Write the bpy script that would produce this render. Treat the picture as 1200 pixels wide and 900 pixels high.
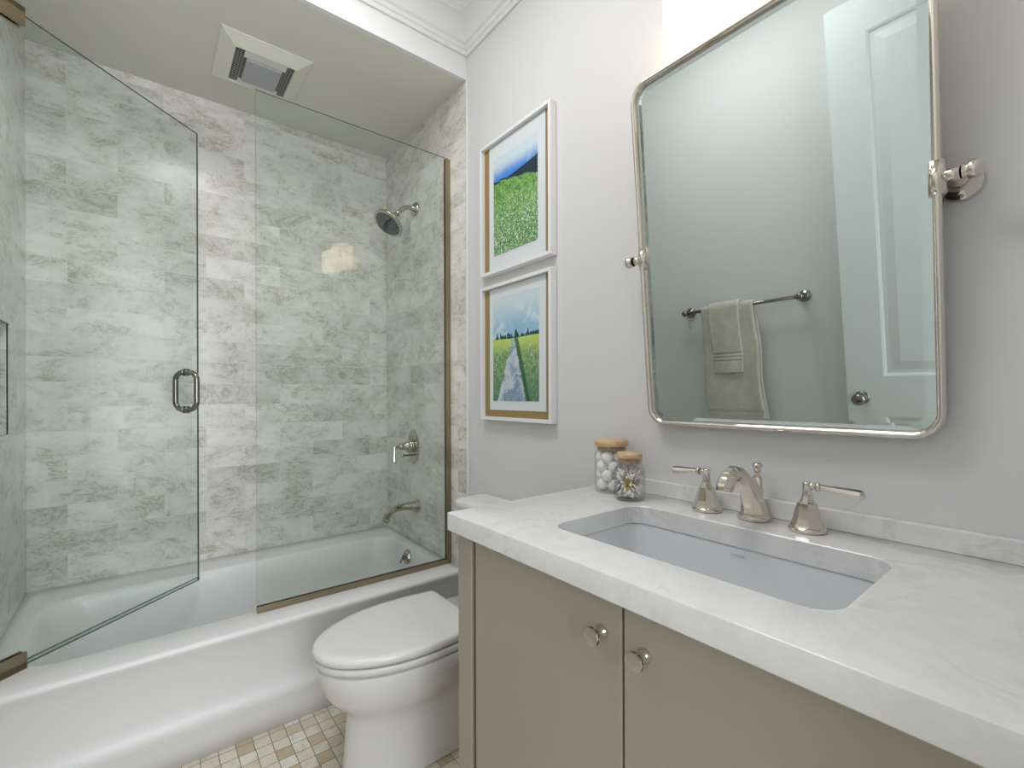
import bpy, bmesh, math, random
from mathutils import Vector, Matrix
PI = math.pi
random.seed(7)
for o in list(bpy.data.objects):
    bpy.data.objects.remove(o, do_unlink=True)
SC = bpy.context.scene
COL = SC.collection

# ------------------------------------------------------------------ camera
cam = bpy.data.cameras.new('camera')
camo = bpy.data.objects.new('camera', cam)
COL.objects.link(camo)
SC.camera = camo
YAW = 0.6705
ROLL = -0.0032
fw = Vector((math.sin(YAW), math.cos(YAW), 0))
rt = Vector((math.cos(YAW), -math.sin(YAW), 0))
up = Vector((0, 0, 1))
r2 = rt * math.cos(ROLL) + up * math.sin(ROLL)
u2 = up * math.cos(ROLL) - rt * math.sin(ROLL)
m = Matrix((r2, u2, -fw)).transposed().to_4x4()
m.translation = Vector((0, 0, 1.205))
camo.matrix_world = m
cam.sensor_width = 36
cam.lens = 541.6 / 1200 * 36
cam.shift_y = 12.8 / 1200
cam.clip_start = 0.01

# ------------------------------------------------------------------ world, lights, exposure
w = bpy.data.worlds.new('world')
SC.world = w
w.use_nodes = True
w.node_tree.nodes['Background'].inputs[0].default_value = (0.9, 0.95, 1, 1)
w.node_tree.nodes['Background'].inputs[1].default_value = 0.5
vs = SC.view_settings
vs.view_transform = 'Standard'
vs.look = 'None'
vs.gamma = 1
vs.use_curve_mapping = False
vs.exposure = 0.13


def area(name, loc, target, sx, sy, power, col):
    l = bpy.data.lights.new(name, 'AREA')
    l.shape = 'RECTANGLE'
    l.size, l.size_y = sx, sy
    l.energy = power
    l.color = col
    o = bpy.data.objects.new(name, l)
    COL.objects.link(o)
    o.location = loc
    o.rotation_euler = (Vector(target) - Vector(loc)).to_track_quat('-Z', 'Y').to_euler()
    return o


area('hall_fill', (0.1, -1.7, 1.5), (0.2, 2, 1.2), 1.3, 2.2, 52, (0.91, 0.95, 1.0))  # added front fill through the doorway, not a real window
area('overhead_fill', (0.24, 1.05, 2.90), (0.24, 1.05, 0), 0.42, 0.8, 14, (1.0, 0.99, 0.98))  # added soft overhead fill, no ceiling fixture stands here
WARM_BULB = 0.3

# ------------------------------------------------------------------ materials
MATS = {}


def principled(name):
    mt = bpy.data.materials.new(name)
    mt.use_nodes = True
    nt = mt.node_tree
    b = nt.nodes['Principled BSDF']
    MATS[name] = mt
    return mt, nt, b


def setp(b, **k):
    for n, v in k.items():
        b.inputs[n.replace('_', ' ')].default_value = v


def c4(c):
    return (c[0], c[1], c[2], 1)


def simple(name, col, rough=0.5, metal=0.0, noise=0.0, nscale=40, bump=0.0, bscale=200, coat=0.0, spec=0.5):
    mt, nt, b = principled(name)
    setp(b, Base_Color=c4(col), Roughness=rough, Metallic=metal)
    b.inputs['Coat Weight'].default_value = coat
    b.inputs['Coat Roughness'].default_value = 0.05
    b.inputs['Specular IOR Level'].default_value = spec
    N, L = nt.nodes, nt.links
    tc = N.new('ShaderNodeTexCoord')
    if noise:
        n = N.new('ShaderNodeTexNoise')
        n.inputs['Scale'].default_value = nscale
        n.inputs['Detail'].default_value = 5
        L.new(tc.outputs['Object'], n.inputs['Vector'])
        r = N.new('ShaderNodeMapRange')
        r.inputs['To Min'].default_value = 1 - noise
        r.inputs['To Max'].default_value = 1 + noise
        L.new(n.outputs['Fac'], r.inputs['Value'])
        mx = N.new('ShaderNodeVectorMath')
        mx.operation = 'SCALE'
        mx.inputs[0].default_value = col
        L.new(r.outputs[0], mx.inputs['Scale'])
        L.new(mx.outputs[0], b.inputs['Base Color'])
    if bump:
        n = N.new('ShaderNodeTexNoise')
        n.inputs['Scale'].default_value = bscale
        n.inputs['Detail'].default_value = 3
        L.new(tc.outputs['Object'], n.inputs['Vector'])
        bp = N.new('ShaderNodeBump')
        bp.inputs['Strength'].default_value = bump
        bp.inputs['Distance'].default_value = 0.002
        L.new(n.outputs['Fac'], bp.inputs['Height'])
        L.new(bp.outputs[0], b.inputs['Normal'])
    return mt


def glassy(name, tint, ior=1.5, rough=0.0):
    """thin architectural glass: tinted see-through plus fresnel reflection"""
    mt = bpy.data.materials.new(name)
    mt.use_nodes = True
    nt = mt.node_tree
    N, L = nt.nodes, nt.links
    N.clear()
    out = N.new('ShaderNodeOutputMaterial')
    mix = N.new('ShaderNodeMixShader')
    tr = N.new('ShaderNodeBsdfTransparent')
    tr.inputs[0].default_value = c4(tint)
    gl = N.new('ShaderNodeBsdfGlossy')
    gl.inputs['Roughness'].default_value = rough
    fr = N.new('ShaderNodeFresnel')
    # same reflectance whichever face of the pane is met
    ge = N.new('ShaderNodeNewGeometry')
    mr = N.new('ShaderNodeMapRange')
    mr.inputs['To Min'].default_value = ior
    mr.inputs['To Max'].default_value = 1 / ior
    L.new(ge.outputs['Backfacing'], mr.inputs['Value'])
    L.new(mr.outputs[0], fr.inputs[0])
    L.new(fr.outputs[0], mix.inputs[0])
    L.new(tr.outputs[0], mix.inputs[1])
    L.new(gl.outputs[0], mix.inputs[2])
    L.new(mix.outputs[0], out.inputs[0])
    MATS[name] = mt
    return mt


class NB:
    """tiny node-graph helper"""

    def __init__(s, nt):
        s.nt, s.N, s.L = nt, nt.nodes, nt.links

    def val(s, x, sock):
        if isinstance(x, (int, float)):
            sock.default_value = x
        elif isinstance(x, tuple):
            sock.default_value = x if len(x) == len(sock.default_value) else c4(x)
        else:
            s.L.new(x, sock)

    def m(s, op, a, b=0.0, c=0.0, clamp=False):
        n = s.N.new('ShaderNodeMath')
        n.operation = op
        n.use_clamp = clamp
        for i, v in enumerate((a, b, c)):
            s.val(v, n.inputs[i])
        return n.outputs[0]

    def mix(s, f, a, b):
        n = s.N.new('ShaderNodeMix')
        n.data_type = 'RGBA'
        s.val(f, n.inputs[0])
        s.val(a, n.inputs[6])
        s.val(b, n.inputs[7])
        return n.outputs[2]

    def ss(s, x, lo, hi):
        n = s.N.new('ShaderNodeMapRange')
        n.interpolation_type = 'SMOOTHSTEP'
        s.val(x, n.inputs['Value'])
        n.inputs['From Min'].default_value = lo
        n.inputs['From Max'].default_value = hi
        return n.outputs[0]

    def noise(s, vec, scale, detail=4, rough=0.5, dist=0.0, w=None):
        n = s.N.new('ShaderNodeTexNoise')
        if w is not None:
            n.noise_dimensions = '4D'
            s.val(w, n.inputs['W'])
        s.L.new(vec, n.inputs['Vector'])
        n.inputs['Scale'].default_value = scale
        n.inputs['Detail'].default_value = detail
        n.inputs['Roughness'].default_value = rough
        n.inputs['Distortion'].default_value = dist
        return n.outputs['Fac']

    def obj(s):
        tc = s.N.new('ShaderNodeTexCoord')
        sp = s.N.new('ShaderNodeSeparateXYZ')
        s.L.new(tc.outputs['Object'], sp.inputs[0])
        return tc.outputs['Object'], sp.outputs

    def comb(s, x, y, z):
        n = s.N.new('ShaderNodeCombineXYZ')
        for i, v in enumerate((x, y, z)):
            s.val(v, n.inputs[i])
        return n.outputs[0]

    def bump(s, h, strength, dist):
        n = s.N.new('ShaderNodeBump')
        n.inputs['Strength'].default_value = strength
        n.inputs['Distance'].default_value = dist
        s.L.new(h, n.inputs['Height'])
        return n.outputs[0]


def marble_tile(name, axis, u0):
    mt, nt, b = principled(name)
    g = NB(nt)
    vec, xyz = g.obj()
    Wd, Hh = 0.3235, 0.1025
    u = g.m('ADD', xyz[axis], -u0 - 0.5 * Wd)
    v = g.m('ADD', xyz[2], -1.2655)
    bk = g.N.new('ShaderNodeTexBrick')
    g.L.new(g.comb(u, v, 0.0), bk.inputs['Vector'])
    bk.offset = 0.5
    bk.inputs['Color1'].default_value = (0, 0, 0, 1)
    bk.inputs['Color2'].default_value = (1, 1, 1, 1)
    bk.inputs['Mortar'].default_value = (0.5, 0.5, 0.5, 1)
    bk.inputs['Scale'].default_value = 1
    bk.inputs['Mortar Size'].default_value = 0.0011
    bk.inputs['Mortar Smooth'].default_value = 0.3
    bk.inputs['Brick Width'].default_value = Wd
    bk.inputs['Row Height'].default_value = Hh
    rnd = bk.outputs['Color']
    mortar = bk.outputs['Fac']
    wv = g.m('MULTIPLY', rnd, 23.0)
    # stretch the stone a little along the tile
    st = g.comb(g.m('MULTIPLY', xyz[0], 0.8), g.m('MULTIPLY', xyz[1], 0.8), g.m('MULTIPLY', xyz[2], 1.25))
    cloud = g.noise(st, 7, 6, 0.62, 0.6, wv)
    fine = g.noise(st, 34, 6, 0.7, 0.8, wv)
    vein = g.noise(st, 9, 7, 0.66, 1.6, g.m('ADD', wv, 5.3))
    vn = g.m('ABSOLUTE', g.m('SUBTRACT', vein, 0.5))
    vmask = g.m('MULTIPLY', g.m('SUBTRACT', 1.0, g.ss(vn, 0.0, 0.035)), g.ss(cloud, 0.42, 0.62))
    patch = g.ss(g.noise(st, 4.5, 5, 0.65, 1.2, g.m('ADD', wv, 11.0)), 0.53, 0.72)
    light = (0.82, 0.81, 0.78)
    mid = (0.645, 0.63, 0.58)
    olive = (0.36, 0.335, 0.25)
    col = g.mix(g.ss(cloud, 0.35, 0.68), light, mid)
    col = g.mix(g.m('MULTIPLY', g.ss(fine, 0.5, 0.72), 0.5), col, (0.52, 0.485, 0.42))
    col = g.mix(g.m('MULTIPLY', g.m('MULTIPLY', patch, g.ss(fine, 0.38, 0.6)), 0.85), col, olive)
    col = g.mix(g.m('MULTIPLY', vmask, 0.7), col, (0.34, 0.31, 0.25))
    spk = g.ss(g.noise(st, 22, 8, 0.75, 2.5, g.m('ADD', wv, 31.0)), 0.60, 0.70)
    col = g.mix(g.m('MULTIPLY', spk, 0.65), col, (0.38, 0.33, 0.23))
    hl = g.noise(st, 13, 5, 0.6, 2.0, g.m('ADD', wv, 17.0))
    hn = g.m('SUBTRACT', 1.0, g.ss(g.m('ABSOLUTE', g.m('SUBTRACT', hl, 0.5)), 0.0, 0.02))
    col = g.mix(g.m('MULTIPLY', hn, 0.4), col, (0.80, 0.78, 0.75))
    tone = g.m('ADD', g.m('MULTIPLY', rnd, 0.17), 0.90)
    sc = g.N.new('ShaderNodeVectorMath')
    sc.operation = 'SCALE'
    g.L.new(col, sc.inputs[0])
    g.L.new(tone, sc.inputs['Scale'])
    col = g.mix(g.m('MULTIPLY', mortar, 0.8), sc.outputs[0], (0.78, 0.76, 0.71))
    g.L.new(col, b.inputs['Base Color'])
    b.inputs['Roughness'].default_value = 0.22
    g.L.new(g.bump(g.m('SUBTRACT', 1.0, mortar), 0.35, 0.0012), b.inputs['Normal'])
    return mt


def floor_tile(name):
    mt, nt, b = principled(name)
    g = NB(nt)
    vec, xyz = g.obj()
    wob = g.noise(vec, 35, 3)
    u = g.m('ADD', g.m('ADD', xyz[0], 0.012), g.m('MULTIPLY', wob, 0.004))
    v = g.m('ADD', xyz[1], g.m('MULTIPLY', wob, 0.004))
    bk = g.N.new('ShaderNodeTexBrick')
    g.L.new(g.comb(u, v, 0.0), bk.inputs['Vector'])
    bk.offset = 0.0
    bk.inputs['Color1'].default_value = (0, 0, 0, 1)
    bk.inputs['Color2'].default_value = (1, 1, 1, 1)
    bk.inputs['Scale'].default_value = 1
    bk.inputs['Mortar Size'].default_value = 0.0014
    bk.inputs['Mortar Smooth'].default_value = 0.4
    bk.inputs['Brick Width'].default_value = 0.0508
    bk.inputs['Row Height'].default_value = 0.0508
    rnd = bk.outputs['Color']
    wv = g.m('MULTIPLY', rnd, 31.0)
    n = g.noise(vec, 30, 6, 0.6, 1.0, wv)
    col = g.mix(g.ss(rnd, 0.55, 1.0), (0.72, 0.67, 0.55), (0.55, 0.44, 0.31))
    col = g.mix(g.ss(rnd, 0.0, 0.3), (0.78, 0.755, 0.67), col)
    col = g.mix(g.m('MULTIPLY', g.ss(n, 0.45, 0.75), 0.6), col, (0.42, 0.34, 0.23))
    col = g.mix(bk.outputs['Fac'], col, (0.20, 0.18, 0.13))
    g.L.new(col, b.inputs['Base Color'])
    b.inputs['Roughness'].default_value = 0.45
    g.L.new(g.bump(g.m('SUBTRACT', 1.0, bk.outputs['Fac']), 0.6, 0.002), b.inputs['Normal'])
    return mt


def counter_marble(name):
    mt, nt, b = principled(name)
    g = NB(nt)
    vec, xyz = g.obj()
    v1 = g.noise(vec, 5, 8, 0.62, 1.4)
    vn = g.m('SUBTRACT', 1.0, g.ss(g.m('ABSOLUTE', g.m('SUBTRACT', v1, 0.5)), 0.0, 0.045))
    msk = g.ss(g.noise(vec, 3.3, 3), 0.45, 0.65)
    cl = g.noise(vec, 14, 8, 0.7, 0.6)
    col = g.mix(g.ss(cl, 0.3, 0.75), (0.80, 0.80, 0.80), (0.73, 0.73, 0.73))
    col = g.mix(g.m('MULTIPLY', g.m('MULTIPLY', vn, msk), 0.35), col, (0.52, 0.52, 0.53))
    g.L.new(col, b.inputs['Base Color'])
    b.inputs['Roughness'].default_value = 0.22
    return mt


def terry(name):
    mt, nt, b = principled(name)
    g = NB(nt)
    vec, xyz = g.obj()
    n1 = g.noise(vec, 260, 3, 0.6)
    n2 = g.noise(vec, 22, 4, 0.6)
    col = g.mix(g.ss(n2, 0.3, 0.7), (0.68, 0.62, 0.545), (0.58, 0.53, 0.465))
    col = g.mix(g.m('MULTIPLY', g.ss(n1, 0.4, 0.7), 0.35), col, (0.38, 0.36, 0.32))
    g.L.new(col, b.inputs['Base Color'])
    b.inputs['Roughness'].default_value = 0.95
    b.inputs['Sheen Weight'].default_value = 0.3
    g.L.new(g.bump(n1, 0.8, 0.004), b.inputs['Normal'])
    return mt


def bamboo(name):
    mt, nt, b = principled(name)
    g = NB(nt)
    vec, xyz = g.obj()
    st = g.comb(g.m('MULTIPLY', xyz[0], 4.0), g.m('MULTIPLY', xyz[1], 0.6), g.m('MULTIPLY', xyz[2], 4.0))
    n = g.noise(st, 30, 4)
    col = g.mix(g.ss(n, 0.3, 0.7), (0.70, 0.52, 0.33), (0.55, 0.36, 0.19))
    g.L.new(col, b.inputs['Base Color'])
    b.inputs['Roughness'].default_value = 0.5
    return mt


def painting(name, kind, w_, h_):
    mt, nt, b = principled(name)
    g = NB(nt)
    vec, xyz = g.obj()
    u = g.m('SUBTRACT', 0.5, g.m('DIVIDE', xyz[1], w_))
    v = g.m('ADD', g.m('DIVIDE', xyz[2], h_), 0.5)
    big = g.noise(vec, 14, 4, 0.6, 0.8)
    sm = g.noise(vec, 75, 5, 0.7, 1.5)
    streak = g.noise(g.comb(0.0, g.m('MULTIPLY', xyz[1], 2.6), xyz[2]), 60, 4, 0.65, 1.0)
    wob = g.m('MULTIPLY', g.m('SUBTRACT', big, 0.5), 0.10)
    if kind == 'hill':
        sky = g.mix(g.ss(g.m('ADD', v, wob), 0.76, 0.92), (0.05, 0.24, 0.72), (0.62, 0.74, 0.80))
        sky = g.mix(g.m('MULTIPLY', g.ss(big, 0.52, 0.7), 0.6), sky, (0.30, 0.50, 0.78))
        top = g.m('SUBTRACT', g.m('ADD', 0.735, wob), g.m('MULTIPLY', g.m('MULTIPLY', u, u), 0.11))
        ridge = g.m('MAXIMUM', g.m('ADD', 0.735, g.m('MULTIPLY', g.m('MULTIPLY', u, u), 0.06)), g.m('ADD', top, 0.02))
        green = g.mix(g.ss(sm, 0.38, 0.62), (0.015, 0.13, 0.03), (0.27, 0.55, 0.10))
        lite = g.m('MULTIPLY', g.ss(streak, 0.52, 0.6), g.m('SUBTRACT', 1.15, v), clamp=True)
        green = g.mix(g.m('MULTIPLY', lite, 0.55), green, (0.60, 0.78, 0.50))
        dk = g.m('MULTIPLY', g.ss(sm, 0.5, 0.6), g.m('SUBTRACT', 1.0, g.ss(v, 0.1, 0.5)))
        green = g.mix(g.m('MULTIPLY', dk, 0.95), green, (0.005, 0.07, 0.035))
        green = g.mix(g.m('MULTIPLY', g.m('MULTIPLY', g.ss(g.noise(vec, 55, 3, 0.5, 3.0), 0.56, 0.6), g.m('SUBTRACT', 1.0, g.ss(v, 0.3, 0.65))), 0.9), green, (0.75, 0.86, 0.80))
        col = g.mix(g.m('GREATER_THAN', v, ridge), (0.008, 0.03, 0.05), sky)
        col = g.mix(g.m('LESS_THAN', v, top), col, green)
    else:
        sky = g.mix(g.ss(g.m('ADD', v, wob), 0.64, 0.95), (0.28, 0.52, 0.70), (0.60, 0.72, 0.78))
        sky = g.mix(g.m('MULTIPLY', g.ss(big, 0.48, 0.66), 0.7), sky, (0.70, 0.78, 0.80))
        hor = g.m('ADD', 0.59, g.m('MULTIPLY', wob, 0.3))
        green = g.mix(g.ss(streak, 0.4, 0.6), (0.04, 0.17, 0.07), (0.34, 0.50, 0.24))
        green = g.mix(g.ss(v, 0.40, 0.58), green, (0.50, 0.66, 0.14))
        green = g.mix(g.m('MULTIPLY', g.ss(sm, 0.54, 0.62), 0.6), green, (0.62, 0.72, 0.52))
        green = g.mix(g.m('MULTIPLY', g.m('SUBTRACT', 1.0, g.ss(v, 0.0, 0.42)), g.ss(streak, 0.42, 0.6)), green, (0.03, 0.14, 0.09))
        path = g.mix(g.ss(big, 0.4, 0.6), (0.20, 0.31, 0.42), (0.55, 0.62, 0.68))
        path = g.mix(g.m('MULTIPLY', g.ss(sm, 0.55, 0.62), 0.6), path, (0.75, 0.78, 0.8))
        hw = g.m('ADD', g.m('MULTIPLY', g.m('SUBTRACT', 0.60, v), 0.50), 0.02)
        dist = g.m('ABSOLUTE', g.m('SUBTRACT', g.m('SUBTRACT', g.m('ADD', u, wob), g.m('MULTIPLY', v, 0.08)), 0.44))
        onp = g.m('LESS_THAN', dist, hw)
        edge = g.m('LESS_THAN', g.m('ABSOLUTE', g.m('SUBTRACT', g.m('SUBTRACT', g.m('SUBTRACT', u, 0.455), g.m('MULTIPLY', v, 0.08)), hw)), g.m('MULTIPLY', g.m('MULTIPLY', streak, sm), 0.16))
        low = g.mix(onp, green, path)
        low = g.mix(g.m('MULTIPLY', edge, 0.85), low, (0.01, 0.10, 0.03))
        tr = g.m('ADD', hor, g.m('MULTIPLY', g.m('SUBTRACT', g.noise(g.comb(0.0, xyz[1], 0.0), 42, 3), 0.40), 0.32))
        col = g.mix(g.m('LESS_THAN', v, tr), sky, (0.015, 0.07, 0.09))
        col = g.mix(g.m('LESS_THAN', v, hor), col, low)
    # ragged watercolour edge fading into the paper
    eu = g.m('MINIMUM', u, g.m('SUBTRACT', 1.0, u))
    ev = g.m('MINIMUM', v, g.m('SUBTRACT', 1.0, v))
    e = g.m('MINIMUM', g.m('MULTIPLY', eu, w_), g.m('MULTIPLY', ev, h_))
    e = g.m('ADD', e, g.m('MULTIPLY', g.m('SUBTRACT', sm, 0.5), 0.010))
    col = g.mix(g.m('GREATER_THAN', e, 0.004), (0.72, 0.76, 0.78), col)
    g.L.new(col, b.inputs['Base Color'])
    b.inputs['Roughness'].default_value = 0.6
    return mt


PAINT = simple('wall_paint', (0.70, 0.70, 0.705), 0.55, bump=0.12, bscale=260, noise=0.012, nscale=3)
TRIMW = simple('white_trim_paint', (0.80, 0.80, 0.80), 0.35)
CEILP = simple('ceiling_paint', (0.73, 0.72, 0.66), 0.7, bump=0.05)
DOORP = simple('door_paint', (0.74, 0.77, 0.78), 0.35)
TILE_B = marble_tile('marble_tile_long', 0, -0.255)
TILE_S = marble_tile('marble_tile_side', 1, 2.66)
FLOORT = floor_tile('tumbled_mosaic')
COUNTER = counter_marble('white_marble')
CERAM = simple('glazed_ceramic', (0.76, 0.76, 0.755), 0.10, coat=0.5)
TUBM = simple('tub_enamel', (0.77, 0.775, 0.785), 0.33, coat=0.12)
SEATM = simple('toilet_seat_plastic', (0.80, 0.795, 0.785), 0.22)
SINKM = simple('sink_ceramic', (0.72, 0.74, 0.77), 0.12, coat=0.4)
NICKEL = simple('polished_nickel', (0.70, 0.65, 0.58), 0.06, 1.0)
NICKEL2 = simple('nickel_dim_reflections', (0.50, 0.46, 0.39), 0.12, 1.0)  # same nickel darkened, dim alcove reflections put into the colour
BRASS = simple('warm_brushed_nickel', (0.32, 0.265, 0.18), 0.28, 1.0)
DARKNI = simple('darkened_nickel', (0.30, 0.28, 0.25), 0.15, 1.0)
BLACK = simple('black_rubber', (0.02, 0.022, 0.028), 0.4)
CAB = simple('taupe_lacquer', (0.385, 0.352, 0.282), 0.42, noise=0.02, nscale=5)
DARKGAP = simple('door_gap_shade', (0.02, 0.018, 0.015), 0.9)  # near-black colour paints shade into the gaps around the doors
GLASS = glassy('greenish_glass', (0.955, 0.981, 0.966))
GLEDGE = simple('glass_edge', (0.06, 0.11, 0.09), 0.15)
JARG = glassy('clear_jar_glass', (0.985, 0.99, 0.988), 1.45)
BAMB = bamboo('bamboo')
COTTON = simple('cotton', (0.93, 0.935, 0.94), 0.95, bump=0.6, bscale=300)
STICK = simple('swab_stick', (0.70, 0.45, 0.20), 0.6)
TERRY = terry('taupe_terry')
KRAFT = simple('kraft_mount', (0.31, 0.23, 0.09), 0.8, noise=0.1, nscale=120)
PAPER = simple('watercolour_paper', (0.72, 0.75, 0.77), 0.8)
FRAMEW = simple('white_frame', (0.84, 0.84, 0.85), 0.35)
LENS = simple('grey_fan_lens', (0.42, 0.43, 0.46), 0.3)
GRILLE = simple('fan_grille_wire', (0.42, 0.41, 0.37), 0.5)
FANW = simple('fan_white', (0.78, 0.77, 0.70), 0.4)
MARK = simple('grey_print', (0.52, 0.54, 0.58), 0.5)

mt, nt, b = principled('mirror_silver')
setp(b, Base_Color=(0.585, 0.645, 0.625, 1), Roughness=0.0, Metallic=1.0)
MIRROR = mt


def emis(name, col, s):
    mt, nt, b = principled(name)
    setp(b, Base_Color=c4(col), Emission_Color=c4(col), Emission_Strength=s)
    return mt


BULB = emis('bulb_glow', (1.0, 0.88, 0.70), 6.0)
# milky shade glass: lets the bulb show softly and glows by itself
mt = bpy.data.materials.new('milky_shade')
mt.use_nodes = True
g = NB(mt.node_tree)
g.N.clear()
out = g.N.new('ShaderNodeOutputMaterial')
tl = g.N.new('ShaderNodeBsdfTranslucent')
tl.inputs[0].default_value = (0.95, 0.93, 0.9, 1)
tp = g.N.new('ShaderNodeBsdfTransparent')
tp.inputs[0].default_value = (1, 0.97, 0.92, 1)
m1 = g.N.new('ShaderNodeMixShader')
m1.inputs[0].default_value = 0.3
g.L.new(tl.outputs[0], m1.inputs[1])
g.L.new(tp.outputs[0], m1.inputs[2])
gl = g.N.new('ShaderNodeBsdfGlossy')
gl.inputs['Roughness'].default_value = 0.05
fr = g.N.new('ShaderNodeFresnel')
ge = g.N.new('ShaderNodeNewGeometry')
mr = g.N.new('ShaderNodeMapRange')
mr.inputs['To Min'].default_value = 1.5
mr.inputs['To Max'].default_value = 1 / 1.5
g.L.new(ge.outputs['Backfacing'], mr.inputs['Value'])
g.L.new(mr.outputs[0], fr.inputs[0])
m2 = g.N.new('ShaderNodeMixShader')
g.L.new(fr.outputs[0], m2.inputs[0])
g.L.new(m1.outputs[0], m2.inputs[1])
g.L.new(gl.outputs[0], m2.inputs[2])
em = g.N.new('ShaderNodeEmission')
em.inputs[0].default_value = (1.0, 0.80, 0.56, 1)
em.inputs[1].default_value = 0.7
ad = g.N.new('ShaderNodeAddShader')
g.L.new(m2.outputs[0], ad.inputs[0])
g.L.new(em.outputs[0], ad.inputs[1])
g.L.new(ad.outputs[0], out.inputs[0])
SHADE = mt


# ------------------------------------------------------------------ geometry helpers
def new():
    return bmesh.new()


def box(bm, x0, x1, y0, y1, z0, z1, bev=0.0, seg=2, mat=0):
    r = bmesh.ops.create_cube(bm, size=1.0)
    vs_ = r['verts']
    for v in vs_:
        v.co = Vector(((x0 + x1) / 2 + v.co.x * (x1 - x0), (y0 + y1) / 2 + v.co.y * (y1 - y0), (z0 + z1) / 2 + v.co.z * (z1 - z0)))
    fs = set(f for v in vs_ for f in v.link_faces)
    for f in fs:
        f.material_index = mat
    if bev:
        es = list(set(e for v in vs_ for e in v.link_edges))
        bmesh.ops.bevel(bm, geom=es, offset=bev, segments=seg, affect='EDGES', profile=0.5)
    return bm


def frame_for(d):
    d = Vector(d).normalized()
    a = Vector((0, 0, 1)) if abs(d.z) < 0.9 else Vector((1, 0, 0))
    x = a.cross(d).normalized()
    return x, d.cross(x).normalized(), d


def lathe(bm, prof, origin=(0, 0, 0), axis=(0, 0, 1), seg=32, smooth=True, sy=1.0, mat=0, closed=False, rot=0.0):
    """prof: list of (radius, height along axis)"""
    X, Y, Z = frame_for(axis)
    o = Vector(origin)
    rings = []
    for r, h in prof:
        if r < 1e-6:
            rings.append([bm.verts.new(o + Z * h)])
        else:
            rings.append([bm.verts.new(o + Z * h + X * (r * math.cos(rot + 2 * PI * k / seg)) + Y * (r * sy * math.sin(rot + 2 * PI * k / seg))) for k in range(seg)])
    for a, b_ in zip(rings, rings[1:]):
        for k in range(seg):
            k2 = (k + 1) % seg
            va = [a[0]] if len(a) == 1 else [a[k], a[k2]]
            vb = [b_[0]] if len(b_) == 1 else [b_[k2], b_[k]]
            if len(va) + len(vb) > 2:
                f = bm.faces.new(va + vb)
                f.smooth = smooth
                f.material_index = mat
    return bm


def loft(bm, rings, smooth=True, cap0=True, cap1=True, mat=0):
    R = [[bm.verts.new(Vector(p)) for p in r] for r in rings]
    n = len(R[0])
    for a, b_ in zip(R, R[1:]):
        for k in range(n):
            f = bm.faces.new((a[k], a[(k + 1) % n], b_[(k + 1) % n], b_[k]))
            f.smooth = smooth
            f.material_index = mat
    if cap0:
        f = bm.faces.new(list(reversed(R[0])))
        f.smooth = False
        f.material_index = mat
    if cap1:
        f = bm.faces.new(R[-1])
        f.smooth = False
        f.material_index = mat
    return R


def tube(bm, pts, rad, seg=12, closed=False, rads=None, sq=None, smooth=True, side=None, mat=0):
    """sweep a round (or elliptic sq=(a,b)) section along pts"""
    P = [Vector(p) for p in pts]
    n = len(P)
    T = []
    for i in range(n):
        a = P[(i - 1) % n] if (closed or i > 0) else P[i]
        c = P[(i + 1) % n] if (closed or i < n - 1) else P[i]
        T.append((c - a).normalized())
    if side is not None:
        S = [Vector(side)] * n
    else:
        S = []
        s = frame_for(T[0])[0]
        for t in T:
            s = (s - t * s.dot(t)).normalized()
            S.append(s)
    rings = []
    for i in range(n):
        s = (S[i] - T[i] * S[i].dot(T[i])).normalized()
        q = T[i].cross(s)
        r = rads[i] if rads else rad
        ra, rb = (r, r) if sq is None else (sq[0] * r, sq[1] * r)
        rings.append([P[i] + s * (ra * math.cos(2 * PI * k / seg)) + q * (rb * math.sin(2 * PI * k / seg)) for k in range(seg)])
    if closed:
        rings.append(rings[0])
        loft(bm, rings, smooth, False, False, mat)
        bmesh.ops.remove_doubles(bm, verts=bm.verts, dist=1e-6)
    else:
        loft(bm, rings, smooth, True, True, mat)
    return bm


def rrect(cx, cy, hx, hy, r, n=6, m_=6):
    """rounded rectangle outline, constant point count: m_ per side plus n per corner"""
    pts = []
    r = max(r, 1e-4)
    cs = [(cx + hx - r, cy + hy - r, 0), (cx - hx + r, cy + hy - r, PI / 2), (cx - hx + r, cy - hy + r, PI), (cx + hx - r, cy - hy + r, 1.5 * PI)]
    for i, (x, y, a0) in enumerate(cs):
        arc = [(x + r * math.cos(a0 + PI / 2 * k / n), y + r * math.sin(a0 + PI / 2 * k / n)) for k in range(n + 1)]
        pts += arc
        x2, y2, a2 = cs[(i + 1) % 4]
        nx, ny = x2 + r * math.cos(a2), y2 + r * math.sin(a2)
        lx, ly = arc[-1]
        pts += [(lx + (nx - lx) * k / m_, ly + (ny - ly) * k / m_) for k in range(1, m_)]
    return pts


def link(name, bm, mats, parent=None, fix=True, autosm=None):
    if fix:
        bmesh.ops.recalc_face_normals(bm, faces=bm.faces)
    me = bpy.data.meshes.new(name)
    bm.to_mesh(me)
    bm.free()
    for mm in (mats if isinstance(mats, (list, tuple)) else [mats]):
        me.materials.append(mm)
    o = bpy.data.objects.new(name, me)
    COL.objects.link(o)
    if parent is not None:
        o.parent = parent
        o.matrix_parent_inverse = Matrix.Translation(-parent.location)
    if autosm:
        for p in me.polygons:
            p.use_smooth = True
        me.set_sharp_from_angle(angle=math.radians(autosm))
    return o


def struct(name, bm, mats, parent=None, label=None, **k):
    o = link(name, bm, mats, parent, **k)
    if parent is None:
        o['kind'] = 'structure'
    if label:
        o['label'] = label
    return o


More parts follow.
